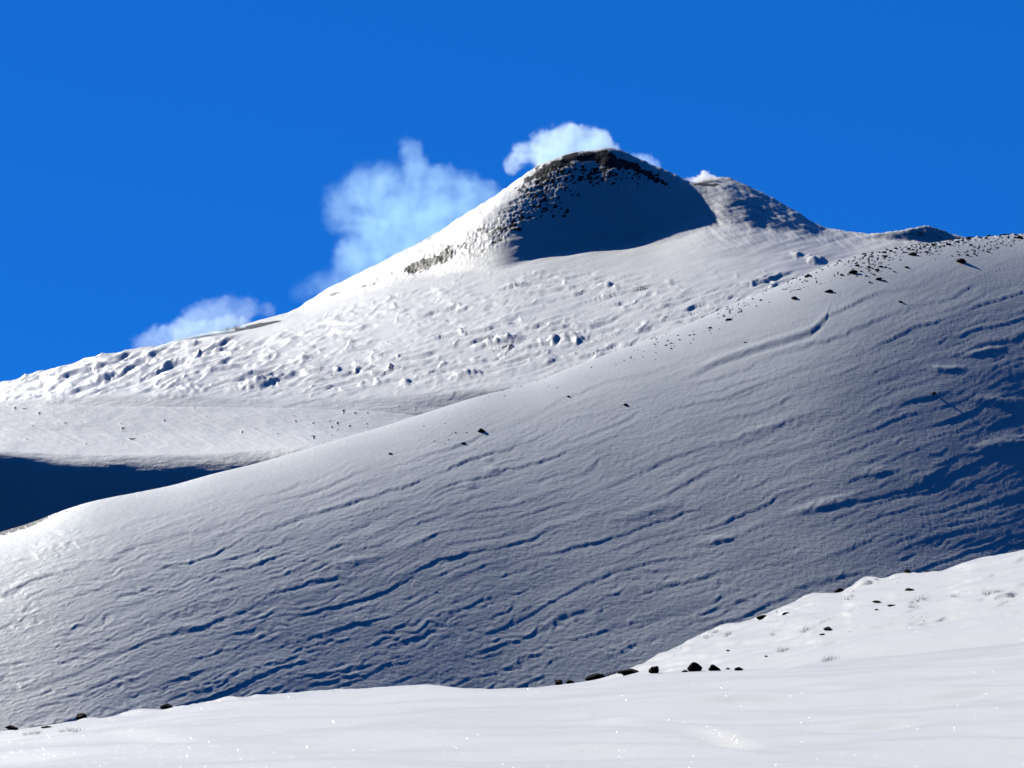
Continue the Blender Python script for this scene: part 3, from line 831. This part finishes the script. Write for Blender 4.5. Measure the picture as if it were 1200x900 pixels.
smoke('steam_puff', 'small dense white steam puff at the notch of the little side cone',
      [(826, 209, 8, 1), (816, 212, 6, 1), (835, 211, 6, 1), (825, 204, 5, .9), (807, 213, 5, .5)], 3010, .16, (1, 1, 1.0), warp=(4, .35), soft=.3, step=2)
smoke('smoke_plume', 'low white steam trailing into thin blue smoke over the left shoulder vent',
      [(225, 391, 10, 2.6), (240, 386, 10, 3.2), (255, 382, 10, 3.4), (270, 379, 9, 3.4), (285, 377, 7, 2.6), (212, 395, 9, 2), (205, 391, 17, .8), (185, 396, 17, .5), (165, 403, 13, .3), (225, 376, 18, .8), (245, 364, 17, .4), (268, 357, 15, .35),
       (292, 360, 14, .3), (314, 363, 11, .22), (285, 370, 13, .35), (260, 372, 14, .6)], 2880, .036, (.72, .88, 1.0), warp=(6, .45), step=4)

# ================================================================ LIGHT, SKY, CAMERA
SUN_EL, SUN_AZ = 33.5, -37.0          # azimuth from +Y (view direction), negative = left
se, sa = math.radians(SUN_EL), math.radians(SUN_AZ)
S = Vector((math.sin(sa) * math.cos(se), math.cos(sa) * math.cos(se), math.sin(se)))
ld = bpy.data.lights.new('sun', 'SUN'); ld.energy = 5.0; ld.angle = math.radians(0.5); ld.color = (1.0, .97, .89)
lo = bpy.data.objects.new('sun', ld); COL.objects.link(lo)
lo.rotation_euler = S.to_track_quat('Z', 'Y').to_euler(); lo.location = S * 500

w = bpy.data.worlds.new('World'); scene.world = w; w.use_nodes = True
nt = w.node_tree; nt.nodes.clear(); N = nt.nodes.new; Lk = nt.links.new
wo = N('ShaderNodeOutputWorld'); bg = N('ShaderNodeBackground'); Lk(bg.outputs[0], wo.inputs[0])
sky = N('ShaderNodeTexSky'); sky.sky_type = 'NISHITA'; sky.sun_disc = False
sky.sun_elevation = se; sky.sun_rotation = sa; sky.altitude = 2600; sky.air_density = 1.0; sky.dust_density = 0.0; sky.ozone_density = 3.0
# the deep mountain sky; added gain dims it outside the view to darken shadows
tc = N('ShaderNodeTexCoord')
dt = N('ShaderNodeVectorMath'); dt.operation = 'DOT_PRODUCT'; dt.inputs[1].default_value = (0, math.cos(.10), math.sin(.10)); Lk(tc.outputs['Generated'], dt.inputs[0])
gain = N('ShaderNodeMapRange'); gain.interpolation_type = 'SMOOTHSTEP'
gain.inputs[1].default_value = .45; gain.inputs[2].default_value = .93; gain.inputs[3].default_value = .21; gain.inputs[4].default_value = 1.0
Lk(dt.outputs['Value'], gain.inputs[0])
flat = N('ShaderNodeMixRGB'); flat.blend_type = 'MIX'; flat.inputs[0].default_value = .8
flat.inputs[2].default_value = (.07, 1.38, 5.75, 1)
tint = N('ShaderNodeMixRGB'); tint.blend_type = 'MULTIPLY'; tint.inputs[0].default_value = 1; tint.inputs[2].default_value = (.06, .58, 1.5, 1)
Lk(sky.outputs[0], tint.inputs[1]); Lk(tint.outputs[0], flat.inputs[1])
gm = N('ShaderNodeMixRGB'); gm.blend_type = 'MULTIPLY'; gm.inputs[0].default_value = 1
Lk(flat.outputs[0], gm.inputs[1]); Lk(gain.outputs[0], gm.inputs[2]); Lk(gm.outputs[0], bg.inputs['Color'])
bg.inputs['Strength'].default_value = .1

cam = bpy.data.cameras.new('camera'); co = bpy.data.objects.new('camera', cam); COL.objects.link(co)
cam.sensor_width = 36; cam.lens = F / 1200 * 36; cam.clip_start = .5; cam.clip_end = 100000
co.location = (0, 0, 0); co.rotation_euler = (PI / 2 + PITCH, 0, 0)
scene.camera = co
scene.view_settings.view_transform = 'Standard'; scene.view_settings.look = 'None'
scene.view_settings.exposure = 0; scene.view_settings.gamma = 1
scene.cycles.volume_bounces = 6; scene.cycles.max_bounces = 8; scene.cycles.diffuse_bounces = 0
scene.cycles.use_denoising = True
